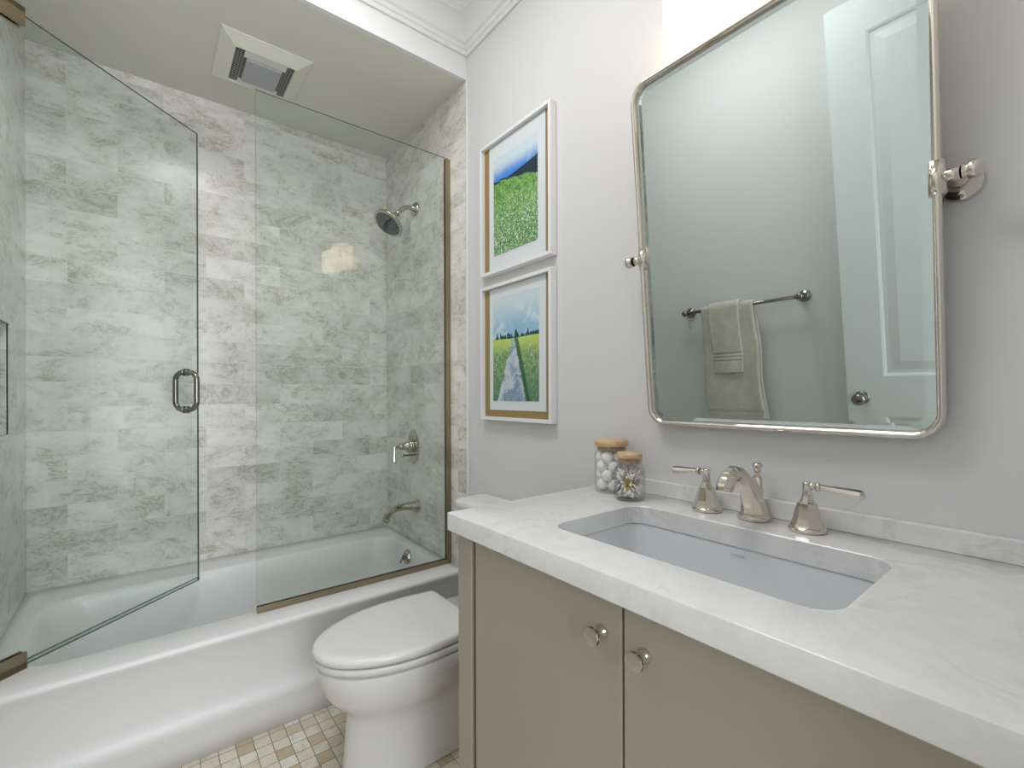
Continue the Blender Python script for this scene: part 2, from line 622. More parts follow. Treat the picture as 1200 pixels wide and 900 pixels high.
def thing(name, label, cat, loc, group=None):
    o = bpy.data.objects.new(name, None)
    o.empty_display_size = 0.05
    COL.objects.link(o)
    o.location = loc
    o['label'] = label
    o['category'] = cat
    if group:
        o['group'] = group
    return o


def tag(o, label, cat, group=None):
    o['label'] = label
    o['category'] = cat
    if group:
        o['group'] = group
    return o


# ------------------------------------------------------------------ room constants
XL, XR = -0.375, 1.148          # side walls
YB = 2.66                       # tiled long wall behind the tub
YS = 1.77                       # alcove front (soffit face)
YN = -0.06                      # wall with the doorway behind the viewer
ZC, ZS = 2.915, 2.635           # ceilings
YH = -1.9                       # hallway end

# ------------------------------------------------------------------ shell
bm = new()
box(bm, XL - 0.3, XR + 0.12, YH - 0.1, YB + 0.1, -0.06, 0.0)
struct('floor', bm, FLOORT)
bm = new()
box(bm, XL - 0.3, XR + 0.12, YH - 0.1, YS + 0.02, ZC, ZC + 0.06)
struct('ceiling', bm, TRIMW)
bm = new()
box(bm, XL - 0.1, XR + 0.1, YS + 0.02, YB + 0.1, ZS, ZS + 0.06)
struct('ceiling_alcove', bm, CEILP)
bm = new()
box(bm, XL - 0.1, XR + 0.1, YS, YS + 0.02, ZS, ZC + 0.05)
struct('wall_soffit', bm, TRIMW)
bm = new()
box(bm, XR, XR + 0.1, YH, YS - 0.002, 0, ZC)
struct('wall_right', bm, PAINT)
bm = new()
box(bm, XR - 0.004, XR + 0.1, YS - 0.002, YB, 0, ZS)
struct('wall_right_tiled', bm, TILE_S)
bm = new()
box(bm, XL - 0.1, XR + 0.1, YB, YB + 0.1, 0, ZS)
struct('wall_back', bm, TILE_B)
bm = new()
box(bm, XL - 0.1, XL, YN, YS, 0, ZC)
struct('wall_left', bm, PAINT)
# tiled left wall with a recessed shampoo niche
NY0, NY1, NZ0, NZ1 = 1.93, 2.352, 1.074, 1.458
bm = new()
box(bm, XL - 0.1, XL, YS, NY0, 0, ZS)
box(bm, XL - 0.1, XL, NY1, YB, 0, ZS)
box(bm, XL - 0.1, XL, NY0, NY1, 0, NZ0)
box(bm, XL - 0.1, XL, NY0, NY1, NZ1, ZS)
box(bm, XL - 0.1, XL - 0.085, NY0, NY1, NZ0, NZ1)
struct('wall_left_tiled', bm, TILE_S)
bm = new()
t_ = 0.011
box(bm, XL - 0.004, XL + 0.004, NY0 - t_, NY0, NZ0 - t_, NZ1 + t_)
box(bm, XL - 0.004, XL + 0.004, NY1, NY1 + t_, NZ0 - t_, NZ1 + t_)
box(bm, XL - 0.004, XL + 0.004, NY0, NY1, NZ0 - t_, NZ0)
box(bm, XL - 0.004, XL + 0.004, NY0, NY1, NZ1, NZ1 + t_)
PENCIL = simple('pencil_marble', (0.70, 0.68, 0.64), 0.25, noise=0.06, nscale=20)
struct('trim_4', bm, PENCIL)
# doorway wall behind the viewer
DX0, DX1, DZ = -0.345, 0.47, 2.62
bm = new()
box(bm, XL - 0.1, DX0, YN - 0.12, YN, 0, ZC)
box(bm, DX1, XR + 0.0, YN - 0.12, YN, 0, ZC)
box(bm, DX0, DX1, YN - 0.12, YN, DZ, ZC)
struct('wall_front', bm, PAINT)
# hallway shell
bm = new()
box(bm, XL - 0.3, XL - 0.2, YH, YN - 0.12, 0, ZC)
box(bm, XL - 0.2, XL - 0.1, YN - 0.14, YN - 0.04, 0, ZC)
HALLP = simple('hall_paint', (0.30, 0.27, 0.23), 0.6)
struct('wall_hall_left', bm, HALLP)
bm = new()
box(bm, XL - 0.3, XR + 0.1, YH - 0.1, YH, 0, ZC)
struct('wall_hall_end', bm, HALLP)
# crown moulding, two mitred runs
CP = [(0.0, 2.736), (0.010, 2.736), (0.012, 2.752), (0.018, 2.756), (0.020, 2.766), (0.020, 2.772), (0.026, 2.775)]
for k in range(9):
    a = PI / 2 * k / 8
    CP.append((0.030 + 0.048 * (1 - math.cos(a)), 2.780 + 0.072 * math.sin(a)))
CP += [(0.079, 2.862), (0.090, 2.868), (0.096, 2.876), (0.096, 2.886), (0.108, 2.892), (0.112, 2.915), (0.0, 2.915)]
bm = new()
loft(bm, [[(XR - p, YS - p, z) for p, z in CP], [(XL, YS - p, z) for p, z in CP]], smooth=False)
struct('trim_1', bm, TRIMW, autosm=25)
bm = new()
loft(bm, [[(XR - p, YS - p, z) for p, z in CP], [(XR - p, YN, z) for p, z in CP]], smooth=False)
struct('trim_2', bm, TRIMW, autosm=25)
# bullnose edge of the shower tile
bm = new()
box(bm, XR - 0.009, XR - 0.0001, YS - 0.012, YS + 0.001, 0.0, ZS, 0.003)
struct('trim_3', bm, simple('corner_bead', (0.80, 0.79, 0.76), 0.3))
bm = new()
box(bm, XR - 0.014, XR, 0.985, YS - 0.014, 0.0, 0.13, 0.003)
struct('baseboard_right', bm, TRIMW)
bm = new()
box(bm, XL, XL + 0.014, 0.74, YS, 0.0, 0.13, 0.003)
struct('baseboard_left', bm, TRIMW)

# open two-panel room door folded back against the left wall
DXB, DXF = -0.362, -0.327
DY0, DY1, DT = -0.052, 0.722, 2.603
bm = new()
box(bm, DXB, DXF - 0.010, DY0, DY1, 0.012, DT)
for (y0, y1, z0, z1) in ((DY0, DY0 + 0.137, 0.012, DT), (DY1 - 0.139, DY1, 0.012, DT),
                         (DY0 + 0.137, DY1 - 0.139, 2.457, DT), (DY0 + 0.137, DY1 - 0.139, 0.842, 1.024), (DY0 + 0.137, DY1 - 0.139, 0.012, 0.26)):
    box(bm, DXF - 0.012, DXF, y0, y1, z0, z1)
for z0, z1 in ((1.024, 2.457), (0.26, 0.842)):
    y0, y1 = DY0 + 0.137, DY1 - 0.139
    # moulding bead and raised field
    for i in range(2):
        pass
    rings = []
    for ins, x in ((0.0, DXF), (0.008, DXF - 0.004), (0.012, DXF - 0.010), (0.022, DXF - 0.011), (0.062, DXF - 0.002), (0.066, DXF - 0.002)):
        rings.append([(x, y0 + ins, z0 + ins), (x, y1 - ins, z0 + ins), (x, y1 - ins, z1 - ins), (x, y0 + ins, z1 - ins)])
    loft(bm, rings, smooth=False, cap0=False)
d1 = struct('door_1', bm, DOORP)
bm = new()
KC = (DXF, 0.666, 0.928)
lathe(bm, [(0.0, 0.0), (0.030, 0.0), (0.031, 0.004), (0.026, 0.008), (0.012, 0.011), (0.010, 0.024), (0.013, 0.032), (0.023, 0.038), (0.0275, 0.047), (0.027, 0.056), (0.021, 0.064), (0.010, 0.068), (0, 0.069)], KC, (1, 0, 0), 28)
struct('door_knob', bm, DARKNI, d1, 'dark polished nickel door knob')

# ------------------------------------------------------------------ bathtub
tub = thing('bathtub', 'white alcove bathtub with a panelled apron under the glass screen', 'bathtub', (0.39, 2.22, 0))
bx0, bx1, byb = XL + 0.001, XR - 0.006, YB - 0.001


def tilt(z, y):
    return z + max(0, y - 1.83) / 0.83 * 0.017


def outer(yf, z, r=0.002):
    pts = rrect((bx0 + bx1) / 2, (yf + byb) / 2, (bx1 - bx0) / 2, (byb - yf) / 2, r, 8, 14)
    return [(x, y, z) for x, y in pts]


def inner(x0, x1, y0, y1, r, z, tl=1.0):
    pts = rrect((x0 + x1) / 2, (y0 + y1) / 2, (x1 - x0) / 2, (y1 - y0) / 2, r, 8, 14)
    return [(x, y, z + (tilt(0, y)) * tl) for x, y in pts]


rings = [outer(1.848, 0.0), outer(1.832, 0.07), outer(1.823, 0.118), outer(1.821, 0.130), outer(1.823, 0.142), outer(1.828, 0.156), outer(1.833, 0.172), outer(1.836, 0.195),
         outer(1.833, 0.26), outer(1.825, 0.34), outer(1.815, 0.372), outer(1.809, 0.384), outer(1.809, 0.392), outer(1.813, 0.3985)]
rings += [[(x, y, tilt(0.402, y)) for x, y, z in outer(1.822, 0.402)]]
rings += [inner(XL + 0.03, XR - 0.035, 1.875, 2.60, 0.05, 0.402)]
ix0, ix1, iy0, iy1 = -0.31, 1.085, 1.945, 2.495
rings += [inner(ix0 - 0.006, ix1 + 0.006, iy0 - 0.006, iy1 + 0.006, 0.11, 0.4015),
          inner(ix0, ix1, iy0, iy1, 0.11, 0.399), inner(ix0 + 0.009, ix1 - 0.005, iy0 + 0.009, iy1 - 0.007, 0.11, 0.390),
          inner(ix0 + 0.018, ix1 - 0.009, iy0 + 0.014, iy1 - 0.012, 0.11, 0.372),
          inner(ix0 + 0.05, ix1 - 0.018, iy0 + 0.022, iy1 - 0.02, 0.115, 0.31, 0.8),
          inner(ix0 + 0.10, ix1 - 0.035, iy0 + 0.035, iy1 - 0.035, 0.12, 0.22, 0.5),
          inner(ix0 + 0.17, ix1 - 0.06, iy0 + 0.06, iy1 - 0.06, 0.13, 0.13, 0.2),
          inner(ix0 + 0.22, ix1 - 0.09, iy0 + 0.09, iy1 - 0.09, 0.12, 0.105, 0.0),
          inner(ix0 + 0.32, ix1 - 0.16, iy0 + 0.14, iy1 - 0.14, 0.08, 0.098, 0.0),
          inner(ix0 + 0.5, ix1 - 0.30, iy0 + 0.22, iy1 - 0.22, 0.03, 0.096, 0.0)]
bm = new()
loft(bm, rings)
link('tub_body', bm, TUBM, tub)
bm = new()
ov = (1.073, 2.235, 0.361)
lathe(bm, [(0, 0.0), (0.036, 0.0), (0.037, 0.006), (0.034, 0.012), (0.020, 0.015), (0.018, 0.021), (0.0, 0.022)], ov, (-1, 0, 0.12), 10, smooth=False)
ovp = link('overflow_plate', bm, NICKEL2, tub)
bm = new()
tube(bm, [(1.052, 2.235, 0.363), (1.046, 2.235, 0.363)], 0.012, 12)
tube(bm, [(1.046, 2.235, 0.363), (1.036, 2.235, 0.352), (1.032, 2.235, 0.338)], 0.006, 10)
link('trip_lever', bm, DARKNI, ovp)
bm = new()
lathe(bm, [(0, 0.004), (0.02, 0.006), (0.033, 0.003), (0.036, 0.0)], (0.86, 2.22, 0.098), (0, 0, 1), 24)
link('drain', bm, NICKEL, tub)

# ------------------------------------------------------------------ fixed glass screen
gs = thing('glass_shower_screen', 'fixed clear glass screen standing on the tub rim at the fixtures end', 'shower screen', (0.65, 1.921, 0.403))


def pane(bm, p0, p1, z0, z1, th):
    p0, p1 = Vector((p0[0], p0[1], 0)), Vector((p1[0], p1[1], 0))
    d = (p1 - p0).normalized()
    n = Vector((-d.y, d.x, 0)) * (th / 2)
    q = [p0 - n, p1 - n, p1 + n, p0 + n]
    lo = [bm.verts.new((v.x, v.y, z0)) for v in q]
    hi = [bm.verts.new((v.x, v.y, z1)) for v in q]
    for k in range(4):
        f = bm.faces.new((lo[k], lo[(k + 1) % 4], hi[(k + 1) % 4], hi[k]))
        f.material_index = 1 if k in (1, 3) else 0
    for r in (lo, hi):
        bm.faces.new(r).material_index = 1


bm = new()
pane(bm, (0.320, 1.921), (1.136, 1.921), 0.416, 2.334, 0.006)
link('glass_pane', bm, [GLASS, GLEDGE], gs)
bm = new()
box(bm, 0.320, 1.142, 1.912, 1.917, 0.4045, 0.427)
box(bm, 0.320, 1.142, 1.925, 1.930, 0.4045, 0.427)
box(bm, 0.3202, 1.1418, 1.9165, 1.9255, 0.4047, 0.4155)
link('bottom_channel', bm, BRASS, gs)
bm = new()
box(bm, 1.118, 1.1435, 1.912, 1.917, 0.4275, 2.330)
box(bm, 1.118, 1.1435, 1.925, 1.930, 0.4275, 2.330)
box(bm, 1.137, 1.1433, 1.9165, 1.9255, 0.4277, 2.3298)
link('wall_channel', bm, BRASS, gs)

# ------------------------------------------------------------------ swinging glass door
A = Vector((0.177, 2.404, 0))
dd = Vector((-0.727, -0.686, 0)).normalized()
nn = Vector((-dd.y, dd.x, 0))
sd = thing('glass_shower_door', 'frameless clear glass door with metal pull handle swung inward over the tub', 'shower door', (-0.335, 1.921, 0.41))
bm = new()
e = A + dd * 0.70
pane(bm, (A.x, A.y), (e.x, e.y), 0.425, 2.335, 0.008)
link('glass_pane', bm, [GLASS, GLEDGE], sd)
SWEEP = glassy('clear_vinyl', (0.80, 0.86, 0.84), 1.4)
bm = new()
e2 = A + dd * 0.632
pane(bm, (A.x, A.y), (e2.x, e2.y), 0.4115, 0.4245, 0.010)
link('drip_sweep', bm, [SWEEP, GLEDGE], sd, )
for z0, z1 in ((0.4045, 0.452), (2.296, 2.352)):
    bm = new()
    for sgn in (-1, 1):
        o0 = A + dd * 0.634 + nn * sgn * 0.0045
        o1 = A + dd * 0.700 + nn * sgn * 0.0045
        o2 = A + dd * 0.700 + nn * sgn * 0.013
        o3 = A + dd * 0.634 + nn * sgn * 0.013
        loft(bm, [[(p.x, p.y, z0) for p in (o0, o1, o2, o3)], [(p.x, p.y, z1) for p in (o0, o1, o2, o3)]], smooth=False)
    q = [A + dd * s_ + nn * t for s_, t in ((0.634, -0.013), (0.70, -0.013), (0.70, 0.013), (0.634, 0.013))]
    za, zb = (z0, 0.424) if z0 < 1 else (2.336, z1)
    loft(bm, [[(p.x, p.y, za) for p in q], [(p.x, p.y, zb) for p in q]], smooth=False)
    link('hinge_clamp', bm, BRASS, sd)
bm = new()
hc = A + dd * 0.060
HZ0, HZ1, HO = 1.148, 1.304, 0.050
R = 0.034
path = []
for sgn in (1,):
    path.append((HO - R, HZ0))
    for k in range(1, 9):
        a = -PI / 2 + PI / 2 * k / 8
        path.append((HO - R + R * math.cos(a), HZ0 + R + R * math.sin(a)))
    for k in range(0, 9):
        a = PI / 2 * k / 8
        path.append((HO - R + R * math.cos(a), HZ1 - R + R * math.sin(a)))
for sgn in (-1, 1):
    pts = [hc + nn * (sgn * 0.006) + Vector((0, 0, HZ0))] + [hc + nn * (sgn * p) + Vector((0, 0, z)) for p, z in path] + [hc + nn * (sgn * 0.006) + Vector((0, 0, HZ1))]
    tube(bm, pts, 0.0108, 14)
    for z in (HZ0, HZ1):
        o = hc + nn * (sgn * 0.0042) + Vector((0, 0, z))
        lathe(bm, [(0, 0), (0.0155, 0), (0.0155, 0.006), (0.013, 0.008), (0.0115, 0.013)], o, nn * sgn, 16)
link('pull_handle', bm, DARKNI, sd)

# ------------------------------------------------------------------ shower fittings
FY = 2.27
sh = thing('wall_shower', 'round polished nickel shower head on a bent arm high on the tiled wall', 'shower head', (XR - 0.004, FY, 2.205))
bm = new()
lathe(bm, [(0, 0), (0.036, 0.0), (0.036, 0.005), (0.030, 0.012), (0.016, 0.020), (0.013, 0.028)], (XR - 0.0045, FY, 2.207), (-1, 0, 0), 28)
link('wall_flange', bm, NICKEL2, sh)
bm = new()
tube(bm, [(1.14, FY, 2.207), (1.115, FY, 2.208), (1.09, FY, 2.204), (1.07, FY, 2.193), (1.045, FY, 2.168), (1.024, FY, 2.143)], 0.0115, 14)
tube(bm, [(1.032, FY, 2.152), (1.010, FY, 2.126)], 0.016, 14)
link('arm', bm, NICKEL2, sh)
ax = Vector((-0.60, -0.10, -0.79)).normalized()
hc_ = Vector((1.008, FY, 2.124))
bm = new()
lathe(bm, [(0, -0.006), (0.015, -0.004), (0.019, 0.004), (0.018, 0.012), (0.030, 0.018), (0.066, 0.024), (0.079, 0.030), (0.082, 0.038), (0.079, 0.044), (0.072, 0.045), (0.0, 0.043)], hc_, ax, 40)
hd = link('shower_head', bm, NICKEL2, sh)
bm = new()
c = hc_ + ax * 0.0435
lathe(bm, [(0, 0.0035), (0.066, 0.0035), (0.070, 0.0)], c, ax, 36)
fp = link('spray_face', bm, simple('dark_spray_face', (0.02, 0.023, 0.03), 0.3, 0.0), hd)
bm = new()
X_, Y_, Z_ = frame_for(ax)
for rr_, n in ((0.0, 1), (0.015, 6), (0.029, 11), (0.043, 16), (0.058, 20)):
    for k in range(n):
        a = 2 * PI * k / n + rr_ * 30
        p = c + X_ * rr_ * math.cos(a) + Y_ * rr_ * math.sin(a) + Z_ * 0.003
        lathe(bm, [(0.0035, 0), (0.0028, 0.0035), (0, 0.004)], p, ax, 8)
link('nozzles', bm, simple('grey_nozzles', (0.13, 0.14, 0.16), 0.3, 0.3), hd)

sv = thing('shower_valve', 'nickel shower mixer with an oval plate and a hanging lever', 'shower valve', (XR - 0.004, FY + 0.04, 0.922))
VC = Vector((XR - 0.0045, 2.305, 0.925))
bm = new()
lathe(bm, [(0, 0), (0.066, 0.0), (0.068, 0.003), (0.062, 0.008), (0.0, 0.010)], VC, (-1, 0, 0), 12, smooth=False, sy=1.40, rot=PI / 12)
link('oval_plate', bm, NICKEL2, sv)
bm = new()
lathe(bm, [(0.034, 0.008), (0.036, 0.014), (0.036, 0.030), (0.030, 0.036), (0.024, 0.040), (0.024, 0.050), (0.017, 0.056), (0.014, 0.066), (0.019, 0.070), (0.019, 0.078), (0.012, 0.082), (0.010, 0.095), (0, 0.096)], VC + Vector((0, 0, 0.005)), (-1, 0, 0), 24)
link('valve_stem', bm, NICKEL2, sv)
bm = new()
s0 = VC + Vector((-0.088, -0.0, 0.005))
tube(bm, [s0, s0 + Vector((-0.018, -0.002, 0.0)), s0 + Vector((-0.026, -0.003, -0.006))], 0.007, 12)
tube(bm, [s0 + Vector((-0.024, -0.003, 0.004)), s0 + Vector((-0.025, -0.003, -0.03)), s0 + Vector((-0.026, -0.003, -0.075)), s0 + Vector((-0.026, -0.003, -0.088))], 0.01, 8, rads=[0.006, 0.0065, 0.0115, 0.0105], smooth=False)
link('lever', bm, NICKEL2, sv)
bm = new()
d0 = VC + Vector((-0.008, 0, -0.044))
tube(bm, [d0, d0 + Vector((-0.046, 0, 0)), d0 + Vector((-0.050, 0, 0)), d0 + Vector((-0.062, 0, 0)), d0 + Vector((-0.066, 0, 0))], 0.01, 12, rads=[0.005, 0.005, 0.0095, 0.0095, 0.006])
link('diverter_knob', bm, NICKEL2, sv)

ts = thing('tub_spout', 'curved polished nickel bath spout below the shower mixer', 'bath spout', (XR - 0.004, 2.265, 0.61))
bm = new()
sp = [(1.1435, 0.612, 0.036), (1.137, 0.612, 0.036), (1.126, 0.613, 0.027), (1.10, 0.617, 0.022), (1.06, 0.618, 0.0175), (1.02, 0.614, 0.0175), (0.992, 0.603, 0.0185), (0.976, 0.586, 0.019), (0.968, 0.566, 0.0185), (0.966, 0.552, 0.0175)]
tube(bm, [(x, 2.265, z) for x, z, r in sp], 1, 10, rads=[r for x, z, r in sp], side=(0, 1, 0), smooth=True)
link('spout_body', bm, NICKEL2, ts, autosm=28)

# ------------------------------------------------------------------ toilet
TY = 1.468
toi = thing('toilet', 'white elongated toilet with closed lid between the tub and the vanity', 'toilet', (0.75, TY, 0))


def egg(xf, xb, hw, z, back=0.92, xm=0.70, n=28, cy=TY, e=2.0):
    """outline: rounded front at xf, widest at xm, squared back at xb (half width hw*back)"""
    pts = []
    for k in range(n + 1):
        a = PI / 2 * k / n
        x = xm - (xm - xf) * math.cos(a)
        y = hw * math.sin(a) ** (2.0 / e)
        pts.append((x, y))
    m_ = 10
    rc = 0.018
    for k in range(1, m_ + 1):
        t = k / m_
        x = xm + (xb - rc - xm) * t
        pts.append((x, hw * (1 - (1 - back) * t * t)))
    hb = hw * back
    for k in range(1, 5):
        a = PI / 2 * k / 4
        pts.append((xb - rc + rc * math.sin(a), hb - rc + rc * math.cos(a)))
    full = [(x, cy + y, z) for x, y in pts] + [(x, cy - y, z) for x, y in reversed(pts[1:])]
    return full


bm = new()
loft(bm, [egg(0.50, 0.95, 0.115, 0.0, xm=0.72), egg(0.482, 0.95, 0.122, 0.003, xm=0.72), egg(0.484, 0.95, 0.120, 0.03, xm=0.72), egg(0.492, 0.95, 0.116, 0.12, xm=0.72),
          egg(0.497, 0.95, 0.116, 0.185, 0.80, 0.70), egg(0.488, 0.95, 0.128, 0.215, 0.68, 0.69), egg(0.455, 0.95, 0.152, 0.245, 0.56, 0.68),
          egg(0.428, 0.95, 0.172, 0.285, 0.56, 0.67), egg(0.414, 0.96, 0.182, 0.325, 0.62, 0.67), egg(0.409, 1.12, 0.185, 0.340, 0.96, 0.68),
          egg(0.406, 1.13, 0.186, 0.362, 0.97, 0.68), egg(0.408, 1.13, 0.185, 0.370, 0.97, 0.68), egg(0.414, 1.125, 0.18, 0.373, 0.97, 0.68)])
link('bowl', bm, CERAM, toi, autosm=50)
bm = new()
loft(bm, [egg(0.435, 0.90, 0.160, 0.3775), egg(0.410, 0.90, 0.180, 0.3778), egg(0.402, 0.90, 0.187, 0.3795), egg(0.400, 0.90, 0.188, 0.397), egg(0.404, 0.90, 0.185, 0.4005)])
link('seat', bm, SEATM, toi)
bm = new()
loft(bm, [egg(0.435, 0.895, 0.16, 0.4055), egg(0.404, 0.895, 0.182, 0.4057), egg(0.3965, 0.895, 0.1885, 0.4072), egg(0.3955, 0.895, 0.190, 0.419), egg(0.398, 0.894, 0.188, 0.427), egg(0.404, 0.893, 0.185, 0.4305), egg(0.43, 0.885, 0.17, 0.4325), egg(0.55, 0.85, 0.09, 0.4335)])
link('lid', bm, SEATM, toi)
for s in (-1, 1):
    bm = new()
    tube(bm, [(0.912, TY + s * 0.05, 0.385), (0.912, TY + s * 0.11, 0.385)], 0.011, 12)
    link('hinge', bm, SEATM, toi)
TX0, TX1, TYW = 0.985, 1.140, 0.150
bm = new()
rings = []
for z, k in ((0.3735, 0.030), (0.380, 0.016), (0.40, 0.010), (0.55, 0.005), (0.752, 0.0)):
    rings.append([(x, y, z) for x, y in rrect((TX0 + TX1) / 2, TY, (TX1 - TX0) / 2 - k * 0.6, TYW - k, 0.035, 6, 6)])
loft(bm, rings)
link('tank', bm, CERAM, toi, autosm=50)
bm = new()
rings = []
for z, k in ((0.7535, 0.004), (0.757, 0.0), (0.775, 0.0), (0.784, 0.004), (0.790, 0.014), (0.793, 0.04)):
    rings.append([(x, y, z) for x, y in rrect((TX0 + TX1) / 2 - 0.003, TY, (TX1 - TX0) / 2 + 0.009 - k, TYW + 0.010 - k, 0.038, 6, 6)])
loft(bm, rings)
link('tank_lid', bm, CERAM, toi)

# ------------------------------------------------------------------ vanity
CY0, CY1, CX0 = -0.055, 0.971, 0.60
van = thing('vanity_cabinet', 'taupe painted bathroom vanity cabinet with two flat doors', 'cabinet', (0.87, 0.46, 0))
ZT = 0.8755
bm = new()
box(bm, CX0, XR - 0.002, CY1 - 0.057, CY1, 0.0, ZT, 0.0015)
box(bm, CX0, XR - 0.002, CY0, CY0 + 0.105, 0.0, ZT, 0.0015)
box(bm, CX0 + 0.02, XR - 0.002, CY0 + 0.105, CY1 - 0.057, 0.10, 0.12)
box(bm, CX0 + 0.06, CX0 + 0.075, CY0 + 0.105, CY1 - 0.057, 0.0, 0.10)
link('carcass', bm, CAB, van)
bm = new()
box(bm, CX0 + 0.050, CX0 + 0.058, CY0 + 0.106, CY1 - 0.058, 0.121, 0.66)
box(bm, CX0 + 0.050, CX0 + 0.058, CY0 + 0.106, CY1 - 0.058, 0.66, ZT - 0.001)
link('gap_shade_panel', bm, DARKGAP, van)  # sheet added behind the doors so their gaps read as dark shade
for (y0, y1, ky, kz) in ((0.4755, 0.897, 0.515, 0.807), (0.054, 0.4705, 0.4305, 0.803)):
    bm = new()
    box(bm, CX0 + 0.001, CX0 + 0.021, y0, y1, 0.105, ZT - 0.003, 0.0015)
    dr = link('door', bm, CAB, van)
    bm = new()
    lathe(bm, [(0, 0), (0.0115, 0), (0.0115, 0.003), (0.0075, 0.006), (0.0065, 0.013), (0.0085, 0.018), (0.0135, 0.0235), (0.0155, 0.026)], (CX0 + 0.001, ky, kz), (-1, 0, 0), 28)
    lathe(bm, [(0.0155, 0.026), (0.0162, 0.028), (0.0155, 0.031), (0.0, 0.0315)], (CX0 + 0.001, ky, kz), (-1, 0, 0), 10, smooth=False)
    link('knob', bm, NICKEL, dr)

# countertop with undermount cut-out
ct = thing('countertop', 'white marble vanity countertop with faint grey veins and a sink cut-out', 'countertop', (0.86, 0.46, 0.876))
KX0, KX1, KY0, KY1, KZ0, KZ1 = 0.574, XR - 0.001, -0.058, 0.982, 0.876, 0.920
SX0, SX1, SY0, SY1 = 0.692, 0.998, 0.208, 0.742
bm = new()
inn = rrect((SX0 + SX1) / 2, (SY0 + SY1) / 2, (SX1 - SX0) / 2, (SY1 - SY0) / 2, 0.045, 10, 10)
out_ = rrect((KX0 + KX1) / 2, (KY0 + KY1) / 2, (KX1 - KX0) / 2, (KY1 - KY0) / 2, 0.006, 4, 6)


def inset(pts, d, x0, x1, y0, y1):
    return [(min(max(x, x0 + d), x1 - d), min(max(y, y0 + d), y1 - d)) for x, y in pts]


def ring(pts, z):
    return [bm.verts.new((x, y, z)) for x, y in pts]


def side(a, b_, sm=True):
    n = len(a)
    for k in range(n):
        f = bm.faces.new((a[k], a[(k + 1) % n], b_[(k + 1) % n], b_[k]))
        f.smooth = sm


def cap(a, b_):
    es = []
    for r in (a, b_):
        for k in range(len(r)):
            e_ = bm.edges.get((r[k], r[(k + 1) % len(r)])) or bm.edges.new((r[k], r[(k + 1) % len(r)]))
            es.append(e_)
    bmesh.ops.triangle_fill(bm, edges=es, use_beauty=True)


oo = (KX0, KX1, KY0, KY1)
o_b = ring(inset(out_, 0.0025, *oo), KZ0)
o_b2 = ring(out_, KZ0 + 0.0025)
o_t2 = ring(out_, KZ1 - 0.0035)
o_t1 = ring(inset(out_, 0.001, *oo), KZ1 - 0.001)
o_t = ring(inset(out_, 0.0035, *oo), KZ1)
i_t = ring(rrect((SX0 + SX1) / 2, (SY0 + SY1) / 2, (SX1 - SX0) / 2 + 0.002, (SY1 - SY0) / 2 + 0.002, 0.047, 10, 10), KZ1)
i_t2 = ring(inn, KZ1 - 0.002)
i_b = ring(inn, KZ0)
side(o_b, o_b2)
side(o_b2, o_t2)
side(o_t2, o_t1)
side(o_t1, o_t)
side(i_t, i_t2)
side(i_t2, i_b)
cap(o_t, i_t)
cap(o_b, i_b)
link('marble_slab', bm, COUNTER, ct, autosm=30)
bm = new()
box(bm, XR - 0.020, XR - 0.001, KY0, KY1 - 0.002, KZ1 + 0.0003, 0.961, 0.0015)
link('backsplash', bm, COUNTER, ct)

sink = thing('undermount_sink', 'white rectangular undermount sink set below the marble countertop', 'sink', (0.845, 0.475, 0.74))
bm = new()


def sring(g_, z, r):
    return [(x, y, z) for x, y in rrect((SX0 + SX1) / 2, (SY0 + SY1) / 2, (SX1 - SX0) / 2 + g_, (SY1 - SY0) / 2 + g_, r, 8, 8)]


rings = [sring(0.022, 0.868, 0.05), sring(0.022, 0.8755, 0.05), sring(0.003, 0.8755, 0.047), sring(0.002, 0.870, 0.047), sring(-0.006, 0.82, 0.05),
         sring(-0.016, 0.770, 0.055), sring(-0.026, 0.750, 0.055), sring(-0.046, 0.738, 0.05), sring(-0.085, 0.733, 0.04), sring(-0.13, 0.731, 0.015)]
loft(bm, rings, cap0=False)
link('basin', bm, SINKM, sink, fix=False)
bm = new()
lathe(bm, [(0, 0.002), (0.014, 0.003), (0.020, 0.0035), (0.022, 0.001), (0.026, 0.002), (0.03, 0.0)], (0.845, 0.475, 0.7315), (0, 0, 1), 24)
link('drain', bm, NICKEL, sink)
# small faint maker's mark on the far inner wall of the basin
cu = bpy.data.curves.new('maker_mark', 'FONT')
cu.body = 'KOHLER'
cu.size = 0.0085
cu.extrude = 0.0001
cu.align_x = 'CENTER'
mo = bpy.data.objects.new('maker_mark', cu)
COL.objects.link(mo)
bpy.context.view_layer.update()
me = bpy.data.meshes.new_from_object(mo.evaluated_get(bpy.context.evaluated_depsgraph_get()))
bpy.data.objects.remove(mo, do_unlink=True)
mo = bpy.data.objects.new('maker_mark', me)
me.materials.append(MARK)
COL.objects.link(mo)
mo.parent = sink
mo.matrix_parent_inverse = Matrix.Translation(-sink.location)
mm = Matrix(((0, 0.10, -1.0), (-1, 0, 0), (0, 1.0, 0.10))).to_4x4()
mm.translation = Vector((0.9955, 0.478, 0.856))
mo.matrix_basis = mm
mo['label'] = 'faint grey lettering'

# ------------------------------------------------------------------ faucet set
ZK = KZ1 + 0.0003
fc = thing('faucet', 'polished nickel widespread faucet with arched spout and two lever handles', 'faucet', (1.09, 0.484, ZK))
bm = new()
